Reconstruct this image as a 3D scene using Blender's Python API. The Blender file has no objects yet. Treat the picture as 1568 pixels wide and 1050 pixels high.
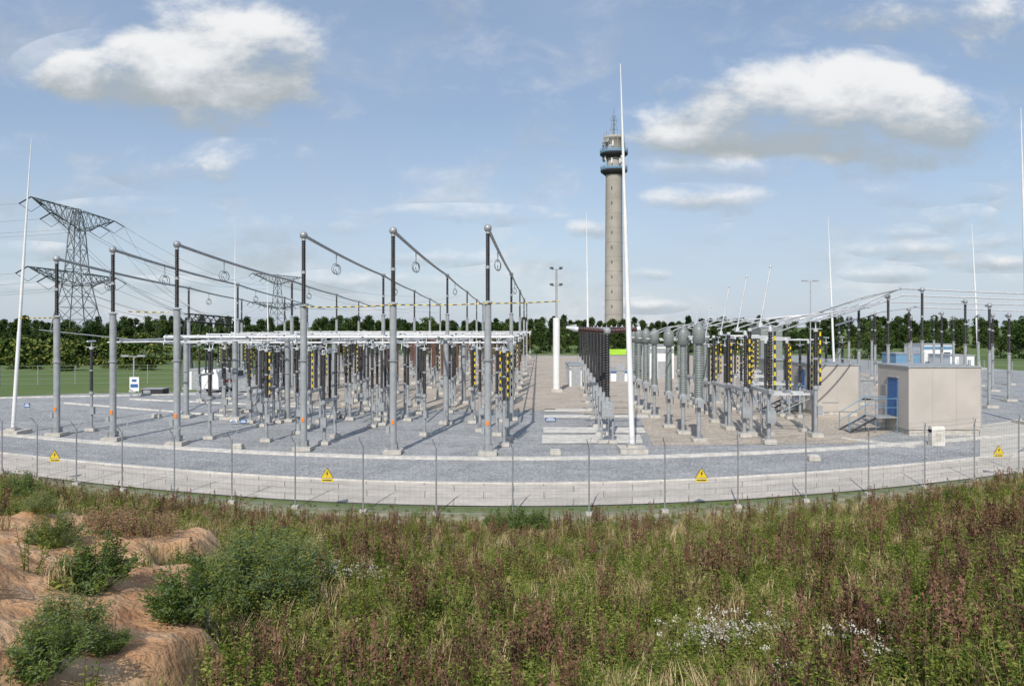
import bpy, math, random
import numpy as np
from mathutils import Vector, Matrix, noise
random.seed(7); rng=np.random.default_rng(7)
H=6.0; F=1100.0; XC=784.0; YH=500.0
sc=bpy.context.scene
def G(x,y,z=0.0):
    d=(H-z)*F/(y-YH); return Vector(((x-XC)/F*d,d,z))
def P(x,y,d): return Vector(((x-XC)/F*d,d,H-(y-YH)/F*d))
# ---------------------------------------------------------------- materials
MATS={}
def mat(name,col,rough=0.6,metal=0.0,var=0.12,scale=6.0,bump=0.0,bscale=40.0,col2=None,rand=0.0):
    if name in MATS: return MATS[name]
    m=bpy.data.materials.new(name); m.use_nodes=True; nt=m.node_tree; b=nt.nodes['Principled BSDF']
    b.inputs['Roughness'].default_value=rough; b.inputs['Metallic'].default_value=metal
    tc=nt.nodes.new('ShaderNodeTexCoord'); n=nt.nodes.new('ShaderNodeTexNoise'); n.inputs['Scale'].default_value=scale; n.inputs['Detail'].default_value=6
    nt.links.new(tc.outputs['Object'],n.inputs['Vector'])
    r=nt.nodes.new('ShaderNodeValToRGB'); nt.links.new(n.outputs['Fac'],r.inputs['Fac'])
    c=Vector(col); c2=Vector(col2) if col2 else c*(1+var)
    c1=c if col2 else c*(1-var)
    r.color_ramp.elements[0].position=0.35; r.color_ramp.elements[1].position=0.65
    r.color_ramp.elements[0].color=(*c1,1); r.color_ramp.elements[1].color=(*c2,1)
    out=r.outputs['Color']
    nt.links.new(out,b.inputs['Base Color'])
    if bump>0:
        n2=nt.nodes.new('ShaderNodeTexNoise'); n2.inputs['Scale'].default_value=bscale; n2.inputs['Detail'].default_value=5
        nt.links.new(tc.outputs['Object'],n2.inputs['Vector'])
        bp=nt.nodes.new('ShaderNodeBump'); bp.inputs['Strength'].default_value=bump; bp.inputs['Distance'].default_value=0.05
        nt.links.new(n2.outputs['Fac'],bp.inputs['Height']); nt.links.new(bp.outputs[0],b.inputs['Normal'])
    MATS[name]=m; return m
def leafmat(name,c1,c2,trans=0.3,scale=3.0,rand=0.3):
    m=bpy.data.materials.new(name); m.use_nodes=True; nt=m.node_tree; nt.nodes.clear()
    o=nt.nodes.new('ShaderNodeOutputMaterial'); d=nt.nodes.new('ShaderNodeBsdfDiffuse')
    tc=nt.nodes.new('ShaderNodeTexCoord'); n=nt.nodes.new('ShaderNodeTexNoise'); n.inputs['Scale'].default_value=scale; n.inputs['Detail'].default_value=1
    nt.links.new(tc.outputs['Object'],n.inputs['Vector'])
    oi=nt.nodes.new('ShaderNodeObjectInfo'); ad=nt.nodes.new('ShaderNodeMath'); ad.operation='MULTIPLY_ADD'; ad.inputs[1].default_value=rand*1.6
    s=nt.nodes.new('ShaderNodeMath'); s.operation='SUBTRACT'; s.inputs[1].default_value=rand*0.8
    nt.links.new(oi.outputs['Random'],ad.inputs[0]); nt.links.new(n.outputs['Fac'],ad.inputs[2]); nt.links.new(ad.outputs[0],s.inputs[0])
    r=nt.nodes.new('ShaderNodeValToRGB'); r.color_ramp.elements[0].position=0.25; r.color_ramp.elements[1].position=0.75
    r.color_ramp.elements[0].color=(*c1,1); r.color_ramp.elements[1].color=(*c2,1)
    nt.links.new(s.outputs[0],r.inputs[0]); nt.links.new(r.outputs[0],d.inputs[0])
    if trans>0:
        t=nt.nodes.new('ShaderNodeBsdfTranslucent'); mx=nt.nodes.new('ShaderNodeMixShader'); mx.inputs[0].default_value=trans; nt.links.new(r.outputs[0],t.inputs[0])
        nt.links.new(d.outputs[0],mx.inputs[1]); nt.links.new(t.outputs[0],mx.inputs[2]); nt.links.new(mx.outputs[0],o.inputs[0])
    else: nt.links.new(d.outputs[0],o.inputs[0])
    return m
M_GREY=mat('painted_steel_grey',(0.31,0.325,0.335),0.5,0.0,0.12,3)
M_GALV=mat('galvanised_steel',(0.40,0.41,0.42),0.45,0.3,0.15,8)
M_LATT=mat('lattice_steel',(0.17,0.19,0.2),0.6,0.2,0.15,1)
M_BLK=mat('black_porcelain',(0.022,0.02,0.021),0.35,0,0.3,4)
M_BRN=mat('brown_porcelain',(0.115,0.05,0.032),0.35,0,0.3,4)
M_MAR=mat('maroon_porcelain',(0.06,0.024,0.022),0.3,0,0.3,4)
M_GPOR=mat('grey_porcelain',(0.21,0.235,0.225),0.4,0,0.1,4)
M_ALU=mat('aluminium_tube',(0.62,0.63,0.64),0.4,0.2,0.1,3)
M_ALUD=mat('weathered_tube',(0.33,0.34,0.35),0.45,0.3,0.12,3)
M_WHT=mat('white_paint',(0.76,0.76,0.75),0.4,0,0.05,2)
M_YEL=mat('yellow_paint',(0.74,0.54,0.03),0.5,0,0.1,4)
M_ORG=mat('orange_label',(0.75,0.22,0.03),0.5,0,0.1,4)
M_RED=mat('red_paint',(0.5,0.04,0.03),0.5,0,0.1,4)
M_BLUE=mat('blue_paint',(0.04,0.13,0.33),0.45,0,0.15,4)
M_LBLUE=mat('light_blue_paint',(0.14,0.27,0.40),0.5,0,0.15,4)
M_CONC=mat('concrete',(0.50,0.47,0.42),0.9,0,0.15,5,0.3,60)
M_KERB=mat('kerb_concrete',(0.60,0.57,0.52),0.9,0,0.15,2.5,0.2,60)
M_TWR=mat('tower_concrete',(0.40,0.365,0.32),0.9,0,0.10,0.25,0.1,2)
M_TWR2=mat('tower_joint',(0.35,0.32,0.28),0.9,0,0.12,0.25)
M_WALL=mat('beige_wall_panel',(0.47,0.43,0.385),0.85,0,0.06,0.8,0.15,90)
M_WALL2=mat('side_wall_panel',(0.38,0.35,0.32),0.85,0,0.06,0.8,0.15,90)
M_DARK=mat('dark_rubber',(0.03,0.03,0.035),0.7,0,0.2,4)
M_GLASS=mat('window_glass',(0.05,0.07,0.09),0.1,0,0.2,1)
M_LIME=mat('lime_banner',(0.35,0.6,0.04),0.7,0,0.1,1)
M_WOOD=mat('weathered_wood',(0.5,0.46,0.4),0.9,0,0.25,9)
# ---------------------------------------------------------------- mesh builder
def basis(a):
    a=a.normalized(); u=a.orthogonal().normalized(); return a,u,a.cross(u)
class MB:
    def __init__(s): s.v=[];s.f=[];s.m=[];s.s=[];s.mats=[]
    def mi(s,m):
        if m not in s.mats: s.mats.append(m)
        return s.mats.index(m)
    def face(s,idx,m,sm=False): s.f.append(idx); s.m.append(s.mi(m)); s.s.append(sm)
    def rings(s,o,ax,prof,m,seg,caps=True,band=None):
        a,u,w=basis(ax); b0=len(s.v)
        cs=[(math.cos(2*math.pi*i/seg),math.sin(2*math.pi*i/seg)) for i in range(seg)]
        for r,z in prof:
            for c,q in cs: s.v.append(o+a*z+(u*c+w*q)*r)
        for k in range(len(prof)-1):
            mm=m if band is None else band(k)
            for i in range(seg):
                j=(i+1)%seg
                s.face((b0+k*seg+i,b0+k*seg+j,b0+(k+1)*seg+j,b0+(k+1)*seg+i),mm,True)
        if caps:
            for k in (0,len(prof)-1):
                b=len(s.v); r,z=prof[k]
                for c,q in cs: s.v.append(o+a*z+(u*c+w*q)*r)
                s.face(tuple(range(b,b+seg)) if k else tuple(range(b+seg-1,b-1,-1)),m)
    def tube(s,p0,p1,r0,m,r1=None,seg=8,caps=True):
        p0=Vector(p0);p1=Vector(p1); d=p1-p0
        if d.length<1e-6: return
        s.rings(p0,d,[(r0,0),(r0 if r1 is None else r1,d.length)],m,seg,caps)
    def path(s,pts,r,m,seg=5):
        for a,b in zip(pts[:-1],pts[1:]): s.tube(a,b,r,m,seg=seg,caps=False)
    def box(s,c,sz,m,rot=0.0):
        c=Vector(c); hx,hy,hz=[q/2 for q in sz]; b=len(s.v); R=Matrix.Rotation(rot,3,'Z')
        for z in(-hz,hz):
            for x,y in((-hx,-hy),(hx,-hy),(hx,hy),(-hx,hy)): s.v.append(c+R@Vector((x,y,z)))
        for f in((0,3,2,1),(4,5,6,7),(0,1,5,4),(1,2,6,5),(2,3,7,6),(3,0,4,7)): s.face(tuple(b+i for i in f),m)
    def ball(s,c,r,m,seg=10,n=6,sq=1.0):
        c=Vector(c); s.rings(c,Vector((0,0,1)),[(max(0.001,r*math.sin(math.pi*k/n)),-r*sq*math.cos(math.pi*k/n)) for k in range(n+1)],m,seg,False)
    def torus(s,c,R,r,nrm,m,n=18):
        a,u,w=basis(Vector(nrm)); c=Vector(c)
        pts=[c+(u*math.cos(2*math.pi*i/n)+w*math.sin(2*math.pi*i/n))*R for i in range(n+1)]
        s.path(pts,r,m,5)
    def insul(s,p,h,rc,rs,n,m,seg=10,stripe=None,ax=(0,0,1),r2=None):
        prof=[(rc,0)]; k2=1.0 if r2 is None else r2
        for i in range(n):
            z=h*i/n; d=h/n; t=1+(k2-1)*i/n
            prof+=[(rs*t,z+d*0.35),(rc*t,z+d*0.55),(rc*t,z+d)]
        s.rings(Vector(p),Vector(ax),prof,m,seg,True)
        if stripe:
            x,y,z=p; nn=int(h/0.17)
            for i in range(nn): s.tube((x+rs+.06,y-.05,z+h*i/nn),(x+rs+.06,y-.05,z+h*(i+1)/nn),0.045,M_YEL if i%2 else M_DARK,seg=6,caps=False)
    def obj(s,name,parent=None,loc=None):
        me=bpy.data.meshes.new(name); me.from_pydata([tuple(v) for v in s.v],[],s.f)
        for m in s.mats: me.materials.append(m)
        me.polygons.foreach_set('material_index',s.m); me.polygons.foreach_set('use_smooth',s.s); me.update()
        o=bpy.data.objects.new(name,me); sc.collection.objects.link(o)
        if loc is not None: o.location=loc
        if parent: o.parent=parent
        return o
def empty(name,loc=(0,0,0)):
    e=bpy.data.objects.new(name,None); e.location=loc; sc.collection.objects.link(e); return e
# ---------------------------------------------------------------- terrain
TX=784/F
def ringD(t,yc,a):
    t=max(-1.75,min(1.75,t)); return H*F/(max(575,yc-a*t*t)-YH)
def sandm(X,Y):
    v=-3
    for cx,cy,rx,ry in ((-8.3,11.6,2.4,3.2),(-9.6,14.6,1.9,3.2),(-5.7,10.4,1.0,3.2),(-4.9,7.9,1.4,1.8),(-6.6,8.6,1.5,1.4),(-7.6,15.5,1.1,1.7),(7.8,15.4,5.2,0.45),(1.5,15.2,1.2,0.25)):
        d=((X-cx)/rx)**2+((Y-cy)/ry)**2
        v=max(v,(1.25 if X<0 else .7)-d)
    v+=0.6*noise.noise(Vector((X*0.9,Y*0.9,11)))
    return max(0,min(1,v*1.6)) if v>0 else 0
def hgt(X,Y):
    t=X/(TX*max(Y,4.0)); s=ringD(t,790,66)-Y-0.9
    if s<=0: return 0.0
    s2=s*s/(s+1.2)
    h=0.125*s2
    k=min(1,s/4)
    h+=k*(0.22*noise.noise(Vector((X*0.35,Y*0.35,3)))+0.09*noise.noise(Vector((X*1.3,Y*1.3,7))))
    sm=sandm(X,Y)
    h+=sm*(0.45 if X<0 else 0.05)+(1 if X<0 else .3)*(sm*0.22*abs(noise.noise(Vector((X*1.7,Y*0.9,1))))+sm*0.05*noise.noise(Vector((X*4,Y*3.5,4))))
    return min(h,4.2)
xs=[-4000,-2000,-1000,-600,-350,-200,-130,-90,-70,-55,-45,-38,-33]+list(np.arange(-30,-11,0.3))+list(np.arange(-11,11,0.12))+list(np.arange(11,30.1,0.3))+[33,38,45,55,70,90,130,200,350,600,1000,2000,4000]
ys=[-400,-100,-40,-15,-6,-3,-1,0.5]+list(np.arange(1.5,6,0.3))+list(np.arange(6,17,0.12))+list(np.arange(17,33,0.3))+[34,36,39,43,50,60,80,110,160,250,400,700,1200,2500,5000]
V=[];Fc=[];zone=[]
for y in ys:
    for x in xs:
        V.append((x,y,hgt(x,y)))
        t=x/(TX*max(y,4)); s=ringD(t,790,66)-y
        zone.append((sandm(x,y),1.0 if s<0 else 0.0, max(0,min(1,1-abs(s-0.4)/1.5)),1))
nx=len(xs)
for j in range(len(ys)-1):
    for i in range(nx-1): Fc.append((j*nx+i,j*nx+i+1,(j+1)*nx+i+1,(j+1)*nx+i))
me=bpy.data.meshes.new('ground'); me.from_pydata(V,[],Fc); me.polygons.foreach_set('use_smooth',[True]*len(Fc))
ca=me.color_attributes.new('zone','FLOAT_COLOR','POINT'); ca.data.foreach_set('color',np.array(zone,dtype=np.float32).ravel())
ground=bpy.data.objects.new('ground',me); sc.collection.objects.link(ground)
def groundmat():
    m=bpy.data.materials.new('ground_soil_grass'); m.use_nodes=True; nt=m.node_tree; b=nt.nodes['Principled BSDF']; b.inputs['Roughness'].default_value=0.95
    L=nt.links.new; tc=nt.nodes.new('ShaderNodeTexCoord')
    def nz(sc_,det=6):
        n=nt.nodes.new('ShaderNodeTexNoise'); n.inputs['Scale'].default_value=sc_; n.inputs['Detail'].default_value=det; L(tc.outputs['Object'],n.inputs['Vector']); return n
    def ramp(n,st):
        r=nt.nodes.new('ShaderNodeValToRGB'); L(n,r.inputs[0])
        while len(r.color_ramp.elements)<len(st): r.color_ramp.elements.new(0.5)
        for e,(p,c) in zip(r.color_ramp.elements,st): e.position=p; e.color=(*c,1)
        return r.outputs[0]
    a=nt.nodes.new('ShaderNodeAttribute'); a.attribute_name='zone'; sp=nt.nodes.new('ShaderNodeSeparateColor'); L(a.outputs['Color'],sp.inputs[0])
    emb=ramp(nz(1.3,8).outputs[0],[(0.3,(0.08,0.09,0.025)),(0.5,(0.16,0.14,0.06)),(0.7,(0.28,0.2,0.11))])
    mea=ramp(nz(0.05,8).outputs[0],[(0.3,(0.07,0.12,0.025)),(0.55,(0.11,0.16,0.04)),(0.7,(0.16,0.18,0.065))])
    san=ramp(nz(1.6,11).outputs[0],[(0.3,(0.36,0.175,0.08)),(0.5,(0.52,0.30,0.155)),(0.7,(0.64,0.43,0.26))])
    ver=ramp(nz(2.5,8).outputs[0],[(0.35,(0.16,0.17,0.08)),(0.5,(0.28,0.26,0.18)),(0.65,(0.38,0.34,0.27))])
    def mix(f,c1,c2):
        x=nt.nodes.new('ShaderNodeMix'); x.data_type='RGBA'; L(f,x.inputs[0]); L(c1,x.inputs[6]); L(c2,x.inputs[7]); return x.outputs[2]
    c=mix(sp.outputs[1],emb,mea); c=mix(sp.outputs[2],c,ver); c=mix(sp.outputs[0],c,san); L(c,b.inputs['Base Color'])
    bp=nt.nodes.new('ShaderNodeBump'); bp.inputs['Strength'].default_value=0.8; bp.inputs['Distance'].default_value=0.1; L(nz(9,10).outputs[0],bp.inputs['Height']); L(bp.outputs[0],b.inputs['Normal'])
    return m
me.materials.append(groundmat())
def gravelmat(name,c1,c2,c3,sc_=28):
    m=bpy.data.materials.new(name); m.use_nodes=True; nt=m.node_tree; b=nt.nodes['Principled BSDF']; b.inputs['Roughness'].default_value=0.9; L=nt.links.new
    tc=nt.nodes.new('ShaderNodeTexCoord'); v=nt.nodes.new('ShaderNodeTexVoronoi'); v.inputs['Scale'].default_value=sc_; L(tc.outputs['Object'],v.inputs['Vector'])
    n=nt.nodes.new('ShaderNodeTexNoise'); n.inputs['Scale'].default_value=0.35; n.inputs['Detail'].default_value=9; n.inputs['Roughness'].default_value=0.75; L(tc.outputs['Object'],n.inputs['Vector'])
    sp=nt.nodes.new('ShaderNodeSeparateColor'); L(v.outputs['Color'],sp.inputs[0])
    ad=nt.nodes.new('ShaderNodeMath'); ad.operation='MULTIPLY_ADD'; ad.inputs[1].default_value=0.5; L(sp.outputs[0],ad.inputs[0]) 
    s=nt.nodes.new('ShaderNodeMath'); s.operation='SUBTRACT'; s.inputs[1].default_value=0.25; L(n.outputs[0],ad.inputs[2]); L(ad.outputs[0],s.inputs[0])
    r=nt.nodes.new('ShaderNodeValToRGB'); r.color_ramp.elements.new(0.5)
    for e,(p,c) in zip(r.color_ramp.elements,((0.3,c1),(0.5,c2),(0.72,c3))): e.position=p; e.color=(*c,1)
    L(s.outputs[0],r.inputs[0]); L(r.outputs[0],b.inputs['Base Color'])
    bp=nt.nodes.new('ShaderNodeBump'); bp.inputs['Strength'].default_value=0.35; bp.inputs['Distance'].default_value=0.03; L(v.outputs['Distance'],bp.inputs['Height']); L(bp.outputs[0],b.inputs['Normal'])
    return m
M_GRAV=gravelmat('grey_gravel',(0.20,0.205,0.212),(0.295,0.302,0.308),(0.42,0.42,0.415),16)
M_BEIG=gravelmat('beige_gravel',(0.31,0.26,0.21),(0.42,0.36,0.295),(0.52,0.46,0.385),14)
def sheet(name,pts,z,m):
    bm_=bpy.data.meshes.new(name); bm_.from_pydata([(p[0],p[1],z) for p in pts],[],[tuple(range(len(pts)))]); bm_.materials.append(m)
    o=bpy.data.objects.new(name,bm_); sc.collection.objects.link(o)
    if bm_.polygons[0].normal.z<0: bm_.flip_normals()
    return o
TS=[i/20 for i in range(-32,33)]
def rpt(t,yc,a): d=ringD(t,yc,a); return Vector((t*TX*d,d,0))
def strip(name,y0,a0,y1,a1,z,m,hk=0.0,ts=TS):
    vs=[];fs=[];uv=[];L=0;pp=None
    for k,t in enumerate(ts):
        p=rpt(t,y0,a0);q=rpt(t,y1,a1)
        if pp is not None: L+=(p-pp).length
        pp=p; vs+=[(p.x,p.y,z+hk),(q.x,q.y,z+hk)]; uv+=[(L,0),(L,(q-p).length)]
        if hk: vs+=[(p.x,p.y,z-0.02),(q.x,q.y,z-0.02)]
    st=4 if hk else 2
    if hk: uv=[u for pair in zip(uv[::2],uv[1::2]) for u in (pair[0],pair[1],pair[0],pair[1])]
    for k in range(len(ts)-1):
        b=k*st; c=b+st
        fs.append((b,c,c+1,b+1))
        if hk: fs+= [(b+2,c+2,c,b),(b+1,c+1,c+3,b+3)]
    me=bpy.data.meshes.new(name); me.from_pydata(vs,[],fs); me.materials.append(m)
    u=me.uv_layers.new(name='UVMap')
    for l in me.loops: u.data[l.index].uv=uv[l.vertex_index]
    o=bpy.data.objects.new(name,me); sc.collection.objects.link(o); return o
def slabmat():
    m=bpy.data.materials.new('concrete_slabs'); m.use_nodes=True; nt=m.node_tree; b=nt.nodes['Principled BSDF']; b.inputs['Roughness'].default_value=0.9; L=nt.links.new
    uv=nt.nodes.new('ShaderNodeUVMap'); br=nt.nodes.new('ShaderNodeTexBrick'); L(uv.outputs[0],br.inputs['Vector'])
    br.inputs['Color1'].default_value=(0.58,0.52,0.455,1); br.inputs['Color2'].default_value=(0.48,0.44,0.385,1); br.inputs['Mortar'].default_value=(0.28,0.24,0.19,1)
    br.inputs['Scale'].default_value=1; br.inputs['Mortar Size'].default_value=0.018; br.inputs['Brick Width'].default_value=2.0; br.inputs['Row Height'].default_value=1.0; br.offset=0.5
    n=nt.nodes.new('ShaderNodeTexNoise'); n.inputs['Scale'].default_value=1.2; n.inputs['Detail'].default_value=8; n.inputs['Roughness'].default_value=0.7; L(uv.outputs[0],n.inputs['Vector'])
    mr=nt.nodes.new('ShaderNodeMapRange'); mr.inputs[1].default_value=0.3; mr.inputs[2].default_value=0.7; mr.inputs[3].default_value=0.78; mr.inputs[4].default_value=1.15; L(n.outputs[0],mr.inputs[0])
    hs=nt.nodes.new('ShaderNodeHueSaturation'); L(br.outputs[0],hs.inputs['Color']); L(mr.outputs[0],hs.inputs['Value']); L(hs.outputs[0],b.inputs['Base Color'])
    return m
M_SLAB=slabmat()
front=[rpt(t,776,53) for t in TS]
yard=front+[Vector((75,64,0)),Vector((60,150,0)),Vector((-40,150,0)),G(300,600),G(120,603),G(-250,618)]
sheet('gravel_yard',yard,0.02,M_GRAV)
sheet('beige_yard_ground',[G(520,626),G(838,630),G(980,640),G(1000,683),G(1310,679),G(1420,640),Vector((45,70,0)),Vector((45,145,0)),Vector((-30,145,0)),G(400,612)],0.032,M_BEIG)
strip('perimeter_road',776,53,742,47,0.04,M_SLAB)
strip('kerb',705,38,701.5,37.5,0.03,M_KERB,0.06)
strip('kerb',742,47,740.3,46.8,0.03,M_KERB,0.05)
for a,b,c,d in ((830,980,667,680),(832,985,655,664),(833,1000,636,641),(834,900,627,631)):
    sheet('concrete_pad',[G(a,d),G(b+5,d),G(b,c),G(a,c)],0.05,M_KERB)
sheet('concrete_path',[G(1500,706),G(1545,702),G(1640,640),G(1640,632),G(1500,652)],0.055,M_CONC)
sheet('gravel_path',[G(812,628),G(850,628),G(842,545),G(832,545)],0.05,M_BEIG)
mb=MB()
for (a,b) in ((G(100,618),G(375,640)),(G(0,610),G(300,604)),(G(1290,672),G(1400,686)),(G(200,612),G(520,626))):
    mid=(a+b)/2; d=b-a; mb.box((mid.x,mid.y,0.06),(d.length,0.2,0.1),M_KERB,math.atan2(d.y,d.x))
mb.obj('kerb')
# ---------------------------------------------------------------- perimeter fence
def fence():
    px=[-120,-55,3,57,117,187,267,355,452,556,668,785,902,1018,1130,1234,1330,1416,1492,1560,1625,1690]
    mb=MB(); ps=[]
    for x in px:
        t=(x-784)/784; ps.append(rpt(t,790,66))
    for p in ps:
        mb.box((p.x,p.y,0.05),(0.2,0.2,0.1),M_CONC)
        mb.tube(p,p+Vector((0,0,2.15)),0.026,M_ALUD,seg=8)
        for s_ in(-1,1): mb.tube(p+Vector((0,0,2.13)),p+Vector((0.1*s_,0.22*s_,2.45)),0.014,M_ALUD,seg=5)
        mb.ball(p+Vector((0,0,2.16)),0.04,M_GALV,6,4)
    post=mb.obj('perimeter_fence')
    mw=MB()
    for a,b in zip(ps[:-1],ps[1:]):
        for k in range(11):
            zz=0.08+k*0.2; mw.tube(a+Vector((0,-0.03,zz)),b+Vector((0,-0.03,zz)),0.0035 if k not in(0,5,10) else 0.007,M_ALUD,seg=3,caps=False)
        n=int((b-a).length/0.17)
        for i in range(1,n):
            q=a.lerp(b,i/n)+Vector((0,-0.033,0)); mw.tube(q+Vector((0,0,0.08)),q+Vector((0,0,2.09)),0.002,M_ALUD,seg=3,caps=False)
        for s_ in(-1,1):
            for u in (0.5,1.0):
                o=Vector((0.1*s_*u,0.22*s_*u,2.13+0.32*u)); mid=(a+b)/2+o+Vector((0,0,-0.04)); mw.path([a+o,mid,b+o],0.004,M_ALUD,3)
    mw.obj('wire_mesh',post)
fence()
for x,y in((84,697),(501,726),(1074,726),(1529,690)):
    t=(x-784)/784; d=ringD(t,790,66)-0.06; c=P(x,y,d); mb=MB()
    def tri(s,dy,m,th=0.012):
        b=len(mb.v); r=s
        pts=[(-r*0.98,-r*0.55),(r*0.98,-r*0.55),(0,r*1.05)]
        for q in(0,th):
            for u,w in pts: mb.v.append(Vector((u,dy-q,w)))
        mb.face((b,b+1,b+2),m); mb.face((b+3,b+5,b+4),m)
        for i in range(3): j=(i+1)%3; mb.face((b+i,b+3+i,b+3+j,b+j),m)
    tri(0.215,0,M_DARK); tri(0.19,-0.014,M_YEL,0.004)
    bolt=[(0.02,0.12),(-0.04,0.02),(0,0.02),(-0.02,-0.08),(0.045,0.045),(0.005,0.045),(0.04,0.12)]
    b=len(mb.v); mb.v+= [Vector((u,-0.021,w)) for u,w in bolt]; mb.face(tuple(range(b,b+7)),M_DARK)
    mb.box((0,0,-0.19),(0.40,0.012,0.1),M_YEL); mb.box((0,-0.008,-0.19),(0.3,0.004,0.03),M_DARK)
    mb.obj('warning_sign',loc=c)
# ---------------------------------------------------------------- main busbar supports
def footing(mb,x=0,y=0,s=0.62): mb.box((x,y,0.11),(s,s,0.18),M_CONC); mb.box((x,y,0.215),(s*0.6,s*0.6,0.03),M_GALV)
def support(pos,hs,ht,r=0.165,label=True,top=True,im=None):
    mb=MB(); im=im or M_BLK; footing(mb,s=0.85)
    mb.tube((0,0,0.2),(0,0,hs),r,M_GREY,seg=14)
    for z in(0.24,hs*0.62,hs-0.02): mb.tube((0,0,z-0.03),(0,0,z+0.03),r+0.06,M_GREY,seg=14)
    for a in range(4):
        q=a*math.pi/2+math.pi/4; mb.box((math.cos(q)*(r+.05),math.sin(q)*(r+.05),0.36),(0.14,0.02,0.24),M_GREY,q)
    if label: mb.box((0.0,-r-0.012,1.5),(0.13,0.01,0.2),M_ORG); mb.box((-r-0.07,-0.05,1.15),(0.16,0.18,0.3),M_GREY)
    L=ht-hs; mid=hs+L*0.47
    mb.insul((0,0,hs+0.06),mid-hs-0.12,0.085,0.125,16,im,10); mb.tube((0,0,mid-0.07),(0,0,mid+0.07),0.11,M_GALV,seg=10)
    mb.insul((0,0,mid+0.06),ht-mid-0.3,0.08,0.118,17,im,10); mb.tube((0,0,ht-0.26),(0,0,ht-0.12),0.1,M_GALV,seg=10)
    if top:
        mb.ball((0,0,ht),0.19,M_ALUD,12,8); mb.box((0.0,0.2,ht-0.02),(0.16,0.4,0.12),M_ALUD)
    return mb.obj('busbar_support',loc=(pos.x,pos.y,0.02))
lines=[((87,668,485,397),(289,441)),((173,675,480,383),(364,436)),((271,682,473,375),(447,430)),((465,690,468,361),(587,422)),((602,695,465,354),(685,422)),((747,697,463,350),(783,420))]
LN=[]
for (x,yb,ys_,yt),(x2,y2) in lines:
    p=G(x,yb); d=p.y; zt=6+(YH-yt)*d/F; hs=6+(YH-ys_)*d/F
    d2=(zt-6)*F/(YH-y2); p2=Vector(((x2-XC)/F*d2,d2,0))
    LN.append((p,p2,hs,zt))
    dv=p2-p
    for k in range(0,5):
        if k>=4 and x<400: continue
        q=p+dv*(k if k<3 else k*0.97)
        support(q,hs,zt,label=k<1,r=0.165)
    mb=MB(); a=p+Vector((0,0,zt+0.02))
    for k in range(4):
        n=8; A_=a+dv*k; B_=a+dv*(k+1); pts=[A_.lerp(B_,i/n)+Vector((0,0,-0.12*4*(i/n)*(1-i/n))) for i in range(n+1)]; mb.path(pts,0.085,M_ALUD,8)
    for k in (0.28,1.3):
        c=a+dv*k+Vector((0,0,-.08)); mb.tube(c,c+Vector((0,0,-0.75)),0.03,M_ALUD)
        u=dv.normalized(); n=Vector((0,0,1)).cross(u)
        for s_ in(-0.25,0.25): mb.torus(c+u*s_+Vector((0,0,-0.95)),0.3,0.025,u*0.5+n*0.8,M_ALUD)
        mb.tube(c+Vector((0,0,-0.75))-u*0.25,c+Vector((0,0,-0.75))+u*0.25,0.035,M_ALUD)
        mb.tube(c+Vector((0,0,-0.95))-u*0.3,c+Vector((0,0,-1.25))+u*0.3,0.02,M_ALUD)
    mb.obj('overhead_busbar')
mb=MB()
def tape(a,b,sag,n):
    pts=[a.lerp(b,i/n)+Vector((0,0,-sag*4*(i/n)*(1-i/n))) for i in range(n+1)]
    for i in range(n): mb.tube(pts[i],pts[i+1],0.03,M_YEL if i%2 else M_DARK,seg=4)
cols=[l[0]+Vector((0,-0.2,l[2]-0.05)) for l in LN]
tape(cols[3],cols[4],0.06,22); tape(cols[4],cols[5],0.05,22); tape(cols[5],P(857,461,34.5),0.03,18); tape(P(28,486,40),cols[0],0.03,14); tape(P(197,477,37),P(258,478,36.5),0.02,10)
mb.obj('warning_tape')
# ---------------------------------------------------------------- equipment templates
def bld(fn):
    mb=MB(); fn(mb); o=mb.obj('tmp'); me=o.data; bpy.data.objects.remove(o); return me
def post(mb,x,y,h,r=0.085,s=0.5): footing(mb,x,y,s); mb.tube((x,y,0.2),(x,y,h),r,M_GREY,seg=10); mb.tube((x,y,h-0.03),(x,y,h),r+0.05,M_GREY,seg=10); mb.tube((x,y,0.23),(x,y,0.26),r+0.05,M_GREY,seg=10)
def t_disc(im,stripe=False,raised=False,three=True,hp=2.05):
    def f(mb):
        for y in(-1.1,1.1): post(mb,0,y,hp)
        mb.box((0,0,hp+.09),(0.2,2.9,0.14),M_GALV); Li=4.59-hp-.19
        for y in ((-1.25,0,1.25) if three else (-1.25,1.25)):
            mb.insul((0,y,hp+.19),Li,0.065,0.11,20,im,9,stripe and y<0); mb.tube((0,y,4.59),(0,y,4.72),0.09,M_ALU); mb.tube((0,y,hp+.15),(0,y,hp+.22),0.1,M_GALV)
        if raised:
            mb.tube((0,-1.25,4.76),(0,0.1,4.76),0.05,M_ALU); mb.tube((0,0,4.76),(0.5,0.1,7.3),0.035,M_ALU); mb.ball((0.5,0.1,7.32),0.06,M_ALU,6,4); mb.box((0,0,4.85),(0.15,0.3,0.2),M_ALU)
        else:
            mb.tube((0,-1.45,4.76),(0,1.45,4.76),0.045,M_ALU); mb.box((0,0.0,4.78),(0.14,0.3,0.16),M_ALU); mb.torus((0,-1.3,4.76),0.2,0.018,(0,1,0),M_ALU,12)
        mb.box((0.0,-1.32,1.15),(0.34,0.24,0.5),M_GREY); mb.tube((0,-1.3,1.4),(0,-1.3,hp),0.02,M_GALV)
        mb.tube((0,-1.0,0.6),(0,1.0,hp-.1),0.02,M_GALV,seg=5)
    return f
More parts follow.
